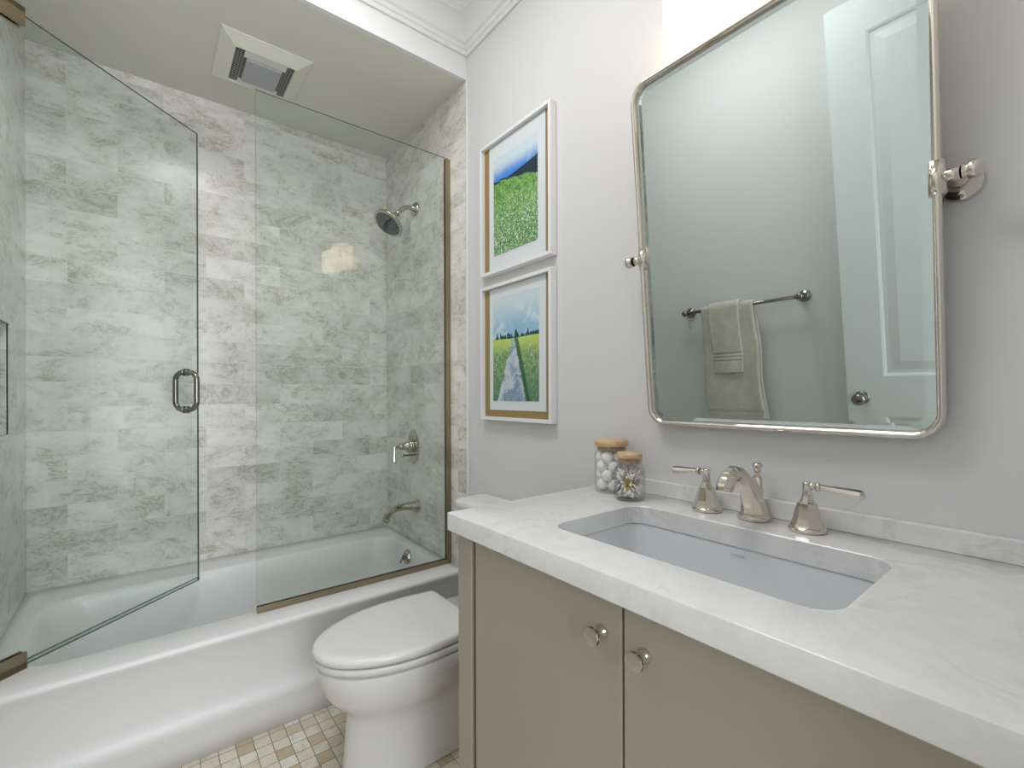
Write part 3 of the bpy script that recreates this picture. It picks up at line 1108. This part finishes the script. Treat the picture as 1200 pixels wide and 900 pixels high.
# (x, z, tangent angle from +z towards -x, half depth, half width)
S = [(1.090, 0.932, 5, 0.0295, 0.0285), (1.088, 0.945, 12, 0.0285, 0.0265), (1.079, 0.966, 24, 0.0275, 0.0230), (1.062, 0.990, 32, 0.0245, 0.0200), (1.040, 1.013, 42, 0.0205, 0.0180),
     (1.015, 1.0300, 60, 0.0180, 0.0172), (0.990, 1.0350, 88, 0.0170, 0.0170), (0.970, 1.0290, 122, 0.0175, 0.0175), (0.959, 1.017, 150, 0.0180, 0.018), (0.954, 1.009, 164, 0.0178, 0.018), (0.9535, 1.007, 166, 0.0165, 0.0168), (0.952, 1.001, 168, 0.0160, 0.0165)]
rings = []
for x, z, a, hd_, hw_ in S:
    a = math.radians(a)
    nx, nz = math.cos(a), math.sin(a)
    rings.append([(x + nx * hd_ * math.cos(t), 0.484 + hw_ * math.sin(t), z + nz * hd_ * math.cos(t)) for t in [PI / 8 + 2 * PI * k / 8 for k in range(8)]])
loft(bm, rings, smooth=True)
spt = link('spout', bm, NICKEL, fc, autosm=35)
bm = new()
lathe(bm, [(0, 0), (0.033, 0.0), (0.035, 0.002), (0.035, 0.007), (0.031, 0.010), (0.0305, 0.014), (0.0, 0.0145)], (1.086, 0.484, ZK), (0, 0, 1), 8, smooth=False, rot=PI / 8)
link('spout_base', bm, NICKEL, spt)
bm = new()
lathe(bm, [(0.018, 0.0), (0.014, 0.03), (0.012, 0.065), (0.011, 0.085), (0.006, 0.090), (0.0, 0.0905)], (1.105, 0.484, ZK + 0.008), (0, 0, 1), 8, smooth=False)
link('rod_column', bm, NICKEL, spt)
bm = new()
lathe(bm, [(0.0028, 0.0), (0.0028, 0.014), (0.0075, 0.017), (0.0085, 0.023), (0.007, 0.027), (0.011, 0.030), (0.012, 0.034), (0.009, 0.038), (0.0, 0.040)], (1.105, 0.484, ZK + 0.088), (0, 0, 1), 14)
link('lift_rod', bm, NICKEL, spt)

for hy, sgn, LV in ((0.593, 1, 0.089), (0.373, -1, 0.101)):
    bm = new()
    lathe(bm, [(0, 0), (0.0335, 0.0), (0.035, 0.003), (0.034, 0.008), (0.030, 0.010)], (1.08, hy, ZK), (0, 0, 1), 24)
    lathe(bm, [(0.0315, 0.010), (0.030, 0.013), (0.0255, 0.026), (0.0220, 0.042), (0.0178, 0.057), (0.013, 0.061), (0.010, 0.070), (0.009, 0.076)], (1.08, hy, ZK), (0, 0, 1), 8, smooth=False, rot=PI / 8)
    h = link('handle', bm, NICKEL, fc)
    bm = new()
    zt = ZK + 0.094
    lathe(bm, [(0.0085, 0.076), (0.0085, 0.098), (0.0095, 0.0985), (0.0095, 0.1005), (0.0, 0.101)], (1.08, hy, ZK), (0, 0, 1), 16)
    tube(bm, [(1.08, hy, zt), (1.08, hy + sgn * 0.018, zt - 0.0005)], 0.0075, 12)
    tube(bm, [(1.08, hy + sgn * 0.018, zt), (1.08, hy + sgn * 0.0235, zt)], 0.0095, 12)
    tube(bm, [(1.08, hy + sgn * 0.0235, zt), (1.077, hy + sgn * 0.045, zt - 0.001), (1.072, hy + sgn * (LV - 0.013), zt - 0.0035), (1.071, hy + sgn * (LV - 0.005), zt - 0.004), (1.0705, hy + sgn * LV, zt - 0.0043)], 1, 8, rads=[0.0055, 0.0066, 0.0098, 0.0100, 0.004], smooth=False)
    link('lever', bm, NICKEL, h)

# ------------------------------------------------------------------ jars and their contents
jb = thing('storage_jar', 'larger glass jar with flat wooden lid, filled with white cotton balls', 'jar', (1.078, 0.888, ZK), 'glass jars with wooden lids')
JX, JY = 1.078, 0.888


def jar_glass(bm, prof_out, prof_in, o):
    lathe(bm, prof_out + prof_in, o, (0, 0, 1), 40)


bm = new()
jar_glass(bm, [(0, 0), (0.045, 0.0), (0.0485, 0.004), (0.049, 0.010), (0.049, 0.112), (0.047, 0.117), (0.0435, 0.120), (0.0435, 0.134)],
          [(0.041, 0.134), (0.041, 0.119), (0.0465, 0.110), (0.0465, 0.010), (0.044, 0.006), (0, 0.005)], (JX, JY, ZK))
link('glass_body', bm, JARG, jb)
bm = new()
lathe(bm, [(0, 0.122), (0.0405, 0.122), (0.0405, 0.1345), (0.048, 0.1345), (0.0492, 0.137), (0.0492, 0.150), (0.047, 0.1525), (0, 0.153)], (JX, JY, ZK), (0, 0, 1), 40)
link('lid', bm, BAMB, jb)
js = thing('storage_jar', 'smaller glass jar with wooden lid, filled with cotton swabs', 'jar', (1.032, 0.787, ZK), 'glass jars with wooden lids')
KX, KY = 1.032, 0.787
bm = new()
jar_glass(bm, [(0, 0), (0.036, 0.0), (0.0405, 0.004), (0.0415, 0.010), (0.0415, 0.078), (0.039, 0.086), (0.033, 0.093), (0.0315, 0.097), (0.0315, 0.112)],
          [(0.029, 0.112), (0.029, 0.096), (0.036, 0.085), (0.039, 0.077), (0.039, 0.010), (0.036, 0.006), (0, 0.005)], (KX, KY, ZK))
link('glass_body', bm, JARG, js)
bm = new()
lathe(bm, [(0, 0.098), (0.0285, 0.098), (0.0285, 0.1125), (0.0335, 0.1125), (0.0345, 0.1145), (0.0345, 0.124), (0.033, 0.127), (0, 0.1275)], (KX, KY, ZK), (0, 0, 1), 40)
link('lid', bm, BAMB, js)
# cotton balls
cbm = new()
bmesh.ops.create_icosphere(cbm, subdivisions=3, radius=0.0172)
for v in cbm.verts:
    n = v.co.normalized()
    v.co *= 1 + 0.06 * math.sin(n.x * 7 + 1) * math.sin(n.y * 6) + 0.05 * math.sin(n.z * 9 + n.x * 5)
for f in cbm.faces:
    f.smooth = True
proto = link('cotton_ball', cbm, COTTON)
GB = 'cotton balls in the larger jar'
spots = []
for lay in range(4):
    z = ZK + 0.0235 + lay * 0.0262
    n = 5
    for k in range(n):
        a = 2 * PI * (k + 0.5 * (lay % 2)) / n + 0.3
        spots.append((JX + 0.0280 * math.cos(a), JY + 0.0280 * math.sin(a), z))
    spots.append((JX, JY, z + 0.004 if lay < 3 else z - 0.001))
for i, p in enumerate(spots):
    o = proto if i == 0 else proto.copy()
    if i:
        COL.objects.link(o)
    o.location = p
    o.rotation_euler = (random.random() * 6, random.random() * 6, random.random() * 6)
    tag(o, 'white fluffy cotton ball inside the larger glass jar', 'cotton ball', GB)
# swabs: loose bundle standing and leaning inside the jar
sbm = new()
tube(sbm, [(0, 0, -0.030), (0, 0, 0.030)], 0.0011, 6, mat=0)
for s in (-1, 1):
    lathe(sbm, [(0.0, 0.0), (0.0013, 0.0005), (0.0026, 0.004), (0.0027, 0.010), (0.0020, 0.0135), (0, 0.0145)], (0, 0, s * 0.0215), (0, 0, s), 10, mat=1)
sproto = link('cotton_swab', sbm, [STICK, COTTON])
rs = random.Random(3)
i = 0
while i < 58:
    d = Vector((rs.uniform(-1, 1), rs.uniform(-1, 1), rs.uniform(-1.1, 1.1)))
    if d.length < 0.3:
        continue
    d.normalize()
    c0 = Vector((rs.uniform(-0.022, 0.022), rs.uniform(-0.022, 0.022), rs.uniform(0.012, 0.078)))
    ok = True
    for s in (-1, 1):
        q = c0 + d * s * 0.0365
        if math.hypot(q.x, q.y) > 0.0365 or q.z < 0.0085 or q.z > 0.083:
            ok = False
    if not ok:
        continue
    o = sproto if i == 0 else sproto.copy()
    if i:
        COL.objects.link(o)
    o.location = (KX + c0.x, KY + c0.y, ZK + c0.z)
    o.rotation_euler = d.to_track_quat('Z', 'Y').to_euler()
    tag(o, 'cotton swab with a tan stick inside the smaller glass jar', 'cotton swab', 'cotton swabs in the smaller jar')
    i += 1

# ------------------------------------------------------------------ mirror
TH = math.radians(5.1)
MC = Vector((1.083, 0.474, 1.58))
mir = thing('pivot_mirror', 'tall rounded-corner mirror in a slim nickel frame tilting over the sink', 'mirror', MC)
MU = Vector((0, -1, 0))                             # in-plane horizontal
MV = Vector((-math.sin(TH), 0, math.cos(TH)))       # in-plane up
MN = Vector((-math.cos(TH), 0, -math.sin(TH)))      # faces the room
MW, MH = 0.3020, 0.4525


def mp(u, v, n=0.0):
    return MC + MU * u + MV * v + MN * n


bm = new()
R0 = 0.042
path = rrect(0, 0, MW, MH, R0, 12, 12)
sec = [(0.0, -0.010), (0.004, -0.012), (0.008, -0.0105), (0.0085, 0.0), (0.0085, 0.008), (0.006, 0.0115), (0.002, 0.012), (-0.002, 0.010), (-0.0045, 0.006), (-0.005, -0.008)]
rings = [[] for _ in path]
n = len(path)
for i, (x, y) in enumerate(path):
    xa, ya = path[(i - 1) % n]
    xb, yb = path[(i + 1) % n]
    t = Vector((xb - xa, yb - ya)).normalized()
    nx, ny = t.y, -t.x
    rings[i] = [mp(x + nx * a, y + ny * a, b_) for a, b_ in sec]
rings.append(rings[0])
loft(bm, rings, cap0=False, cap1=False)
bmesh.ops.remove_doubles(bm, verts=bm.verts, dist=1e-6)
link('frame', bm, NICKEL, mir, autosm=50)
bm = new()
w0 = MW - 0.004
h0 = MH - 0.004
rings = []
for ins, d_, r in ((0.0, -0.009, R0 - 0.004), (0.0, -0.0005, R0 - 0.004), (0.0165, 0.0008, R0 - 0.018)):
    rings.append([mp(x, y, d_) for x, y in rrect(0, 0, w0 - ins, h0 - ins, r, 12, 12)])
loft(bm, rings, smooth=False)
link('mirror_glass', bm, MIRROR, mir)
for s in (1, -1):      # s=1: right-hand bracket (towards -y)
    bk = link('pivot_bracket', lathe(new(), [(0, 0), (0.031, 0.0), (0.032, 0.004), (0.029, 0.009), (0.021, 0.014), (0.0155, 0.019), (0.0135, 0.030), (0.0145, 0.034), (0.014, 0.040), (0.0105, 0.046), (0.0105, 0.064)],
                                     (XR - 0.0005, MC.y - s * 0.326, 1.58), (-1, 0, 0), 28), NICKEL, mir)
    bm = new()
    tube(bm, [(1.083, MC.y - s * 0.312, 1.58), (1.083, MC.y - s * 0.336, 1.58)], 0.0115, 16)
    lathe(bm, [(0.0135, 0.0), (0.0135, 0.003), (0.0115, 0.005), (0.0155, 0.008), (0.0165, 0.014), (0.0155, 0.020), (0.010, 0.025), (0, 0.026)], (1.083, MC.y - s * 0.336, 1.58), (0, -s, 0), 12)
    link('finial', bm, NICKEL, bk)
    bm = new()
    pts = [mp(s * (MW + 0.002), v_, 0.0) for v_ in (-0.029, 0.029)]
    tube(bm, pts, 0.0125, 16)
    link('clasp', bm, NICKEL, bk)
    for k in range(3):
        bm = new()
        a = 2 * PI * k / 3 + 0.5
        lathe(bm, [(0.0045, 0.0), (0.004, 0.002), (0, 0.003)], (XR - 0.0115, MC.y - s * 0.326 + 0.0235 * math.cos(a), 1.58 + 0.0235 * math.sin(a)), (-1, 0, 0), 10)
        link('screw', bm, DARKNI, bk)

# ------------------------------------------------------------------ vanity light
vl = thing('vanity_light', 'two-shade nickel wall light glowing warmly above the mirror', 'wall light', (XR - 0.001, 0.48, 2.2))
bm = new()
box(bm, XR - 0.022, XR - 0.001, 0.30, 0.66, 2.205, 2.295, 0.004)
link('back_plate', bm, NICKEL, vl)
for ly in (0.615, 0.405):
    lx = 1.065
    bm = new()
    tube(bm, [(XR - 0.02, ly, 2.262), (1.09, ly, 2.272), (1.072, ly, 2.272), (lx, ly, 2.262)], 0.007, 12)
    lathe(bm, [(0, 0.012), (0.024, 0.012), (0.024, -0.012), (0.018, -0.03), (0, -0.03)], (lx, ly, 2.249), (0, 0, 1), 24)
    link('arm', bm, NICKEL, vl)
    bm = new()
    lathe(bm, [(0.022, 0.152), (0.066, 0.149), (0.0715, 0.143), (0.0725, 0.135), (0.0725, 0.030), (0.0705, 0.017), (0.065, 0.008), (0.056, 0.002), (0.045, 0.0), (0.044, 0.003), (0.055, 0.005), (0.063, 0.011), (0.068, 0.019), (0.0695, 0.030), (0.0695, 0.134), (0.065, 0.145), (0.022, 0.149)], (lx, ly, 2.089), (0, 0, 1), 40)
    shd = link('shade', bm, SHADE, vl)
    bm = new()
    lathe(bm, [(0, 0.0), (0.014, 0.002), (0.025, 0.012), (0.029, 0.026), (0.026, 0.040), (0.017, 0.056), (0.013, 0.066), (0.013, 0.076), (0, 0.077)], (lx, ly, 2.119), (0, 0, 1), 24)
    link('bulb', bm, BULB, vl)
    pl = bpy.data.lights.new('bulb_light', 'POINT')
    pl.energy = WARM_BULB / 10
    pl.color = (1.0, 0.80, 0.56)
    pl.shadow_soft_size = 0.03
    po = bpy.data.objects.new('bulb_light', pl)
    COL.objects.link(po)
    po.location = (lx, ly, 2.14)
    po.parent = vl
    po.matrix_parent_inverse = Matrix.Translation(-vl.location)

# ------------------------------------------------------------------ framed pictures


def picture(zb, zt, kraft_bottom, kind, pz0, pz1, py0, py1, label):
    y0, y1 = 1.188, 1.626
    t = thing('framed_picture', label, 'picture', (XR, (y0 + y1) / 2, (zb + zt) / 2), 'white framed watercolours beside the mirror')
    bm = new()
    fw_ = 0.0135
    xf, xb = XR - 0.031, XR - 0.0012
    for a in ((y0, y1, zb, zb + fw_), (y0, y1, zt - fw_, zt), (y0, y0 + fw_, zb + fw_, zt - fw_), (y1 - fw_, y1, zb + fw_, zt - fw_)):
        box(bm, xf, xb, *a, bev=0.0008, seg=1)
    link('frame', bm, FRAMEW, t)
    bm = new()
    box(bm, xb - 0.013, xb - 0.001, y0 + fw_, y1 - fw_, zb + fw_, zt - fw_)
    link('kraft_backing', bm, KRAFT, t, )['label'] = 'golden kraft backing strip'
    px = xb - 0.013
    bm = new()
    q0 = zb + fw_ + (0.028 if kraft_bottom else 0.0005)
    box(bm, px - 0.0018, px - 0.0001, y0 + 0.041, y1 - 0.050, q0, zt - fw_ - 0.002)
    link('paper', bm, PAPER, t)
    bm = new()
    hw_, hh = (py1 - py0) / 2, (pz1 - pz0) / 2
    box(bm, -0.0003, 0.0003, -hw_, hw_, -hh, hh)
    o = link('watercolour', bm, painting('watercolour_' + kind, kind, hw_ * 2, hh * 2))
    o.parent = t
    o.location = Vector((px - 0.0023, (py0 + py1) / 2, (pz0 + pz1) / 2)) - t.location
    return t


picture(1.702, 2.250, False, 'hill', 1.772, 2.178, 1.266, 1.548, 'upper white framed watercolour of a green hillside under deep blue sky')
picture(1.102, 1.657, True, 'path', 1.176, 1.605, 1.262, 1.555, 'lower white framed watercolour of a grey path through green fields')

# ------------------------------------------------------------------ exhaust fan
fan = thing('exhaust_fan', 'white rectangular ceiling exhaust fan with grey light lens over the tub', 'exhaust fan', (0.40, 2.26, ZS))
fx0, fx1, fy0, fy1 = 0.232, 0.567, 2.080, 2.438
bm = new()


def rect(i, z):
    return [(fx0 + i, fy0 + i, z), (fx1 - i, fy0 + i, z), (fx1 - i, fy1 - i, z), (fx0 + i, fy1 - i, z)]


loft(bm, [rect(0.0, ZS - 0.0005), rect(0.0, ZS - 0.006), rect(0.006, ZS - 0.008), rect(0.052, ZS - 0.030), rect(0.056, ZS - 0.030), rect(0.058, ZS - 0.020)], smooth=False, cap0=False, cap1=False)
link('housing_frame', bm, FANW, fan)
bm = new()
box(bm, fx0 + 0.057, fx1 - 0.057, fy0 + 0.057, fy1 - 0.057, ZS - 0.012, ZS - 0.0005)
link('dark_interior', bm, simple('fan_interior', (0.03, 0.03, 0.025), 0.8), fan)
bm = new()
gx0, gx1, gy0, gy1 = fx0 + 0.058, fx1 - 0.058, fy0 + 0.058, fy1 - 0.058
n = 20
for k in range(n + 1):
    x = gx0 + (gx1 - gx0) * k / n
    box(bm, x - 0.0010, x + 0.0010, gy0, gy1, ZS - 0.024, ZS - 0.0215)
    y = gy0 + (gy1 - gy0) * k / n
    box(bm, gx0, gx1, y - 0.0010, y + 0.0010, ZS - 0.0215, ZS - 0.019)
link('grille', bm, GRILLE, fan)
bm = new()
box(bm, 0.333, 0.468, 2.185, 2.345, ZS - 0.037, ZS - 0.0245, 0.003)
lens = link('light_lens', bm, LENS, fan)
bm = new()
box(bm, 0.322, 0.480, gy0, 2.184, ZS - 0.0275, ZS - 0.0242)
link('lens_tray', bm, FANW, fan)
bm = new()
box(bm, 0.322, 0.480, 2.346, gy1, ZS - 0.0275, ZS - 0.0242)
link('lens_tray', bm, FANW, fan)

# ------------------------------------------------------------------ towel bar and towels on the left wall (seen in the mirror)
BXc, BZ = -0.305, 1.428
tb = thing('towel_bar', 'nickel towel bar on the left wall reflected in the mirror', 'towel bar', (XL, 1.187, BZ))
bm = new()
tube(bm, [(BXc, 0.885, BZ), (BXc, 1.489, BZ)], 0.009, 16)
link('bar', bm, DARKNI, tb)
for y in (0.885, 1.489):
    bm = new()
    lathe(bm, [(0, 0), (0.028, 0.0), (0.029, 0.004), (0.024, 0.009), (0.018, 0.011), (0.013, 0.018), (0.011, 0.04), (0.013, 0.055), (0.017, 0.062), (0.017, 0.078), (0.012, 0.084), (0, 0.085)], (XL + 0.0005, y, BZ), (1, 0, 0), 24)
    link('post', bm, DARKNI, tb)


def towel(name, label, y0, y1, zf, zb_, rad, th, bands, flare=0.0, ph=0.0):
    """cloth folded over the bar: front drop to zf, back drop to zb_"""
    bm = new()
    ny = 30
    prof = []                     # (x, z, drop parameter)
    nf = 90
    for k in range(nf):
        z = zf + (BZ - zf) * k / nf
        prof.append((BXc + rad, z))
    for k in range(11):
        a = PI * k / 10
        prof.append((BXc + rad * math.cos(a), BZ + rad * math.sin(a)))
    for k in range(1, 30):
        z = BZ + (zb_ - BZ) * k / 29
        prof.append((BXc - rad, z))
    grid_o, grid_i = [], []
    for k, (x, z) in enumerate(prof):
        ro, ri = [], []
        drop = max(0.0, BZ - z)
        front = x > BXc
        # outward normal in xz
        if z >= BZ:
            nx, nz = (x - BXc) / rad, (z - BZ) / rad
        else:
            nx, nz = (1 if front else -1), 0
        band = 0.0
        if front:
            for bz0, bz1 in bands:
                if bz0 < z < bz1:
                    band = -0.0028 + 0.0020 * math.sin((z - bz0) / (bz1 - bz0) * PI * 6)
        for j in range(ny + 1):
            t = j / ny
            sh_ = flare * drop * (t - 0.5) * 2
            y = y0 + (y1 - y0) * t + sh_ + 0.006 * math.sin(z * 14 + ph) * min(1, drop * 4)
            wv = 0.004 * math.sin(t * 7 + ph + z * 3) * min(1, drop * 5) + 0.0003 * math.sin(t * 31 + z * 40)
            edge = min(t, 1 - t)
            pin = min(1.0, edge / 0.04) ** 0.5
            h = th / 2 * (0.35 + 0.65 * pin)
            zz = z
            ro.append(bm.verts.new((x + nx * (h + band) + wv, y, zz + nz * h)))
            ri.append(bm.verts.new((x - nx * h + wv, y, zz - nz * h)))
        grid_o.append(ro)
        grid_i.append(ri)
    K = len(prof)
    for k in range(K - 1):
        for j in range(ny):
            bm.faces.new((grid_o[k][j], grid_o[k][j + 1], grid_o[k + 1][j + 1], grid_o[k + 1][j])).smooth = True
            bm.faces.new((grid_i[k][j], grid_i[k + 1][j], grid_i[k + 1][j + 1], grid_i[k][j + 1])).smooth = True
        for j in (0, ny):
            bm.faces.new((grid_o[k][j], grid_o[k + 1][j], grid_i[k + 1][j], grid_i[k][j])).smooth = True
    for k in (0, K - 1):
        for j in range(ny):
            bm.faces.new((grid_o[k][j], grid_o[k][j + 1], grid_i[k][j + 1], grid_i[k][j])).smooth = True
    o = link(name, bm, TERRY)
    return o


tw = towel('bath_towel', '', 1.098, 1.380, 0.600, 0.72, 0.0165, 0.013, ((0.785, 0.86),), flare=0.03)
tag(tw, 'long taupe bath towel hanging over the towel bar', 'towel', 'taupe towels on the bar')
tw2 = towel('hand_towel', '', 1.165, 1.335, 1.075, 1.15, 0.0300, 0.012, ((1.125, 1.185),), flare=-0.02, ph=1.0)
tag(tw2, 'small taupe hand towel folded over the longer bath towel', 'towel', 'taupe towels on the bar')
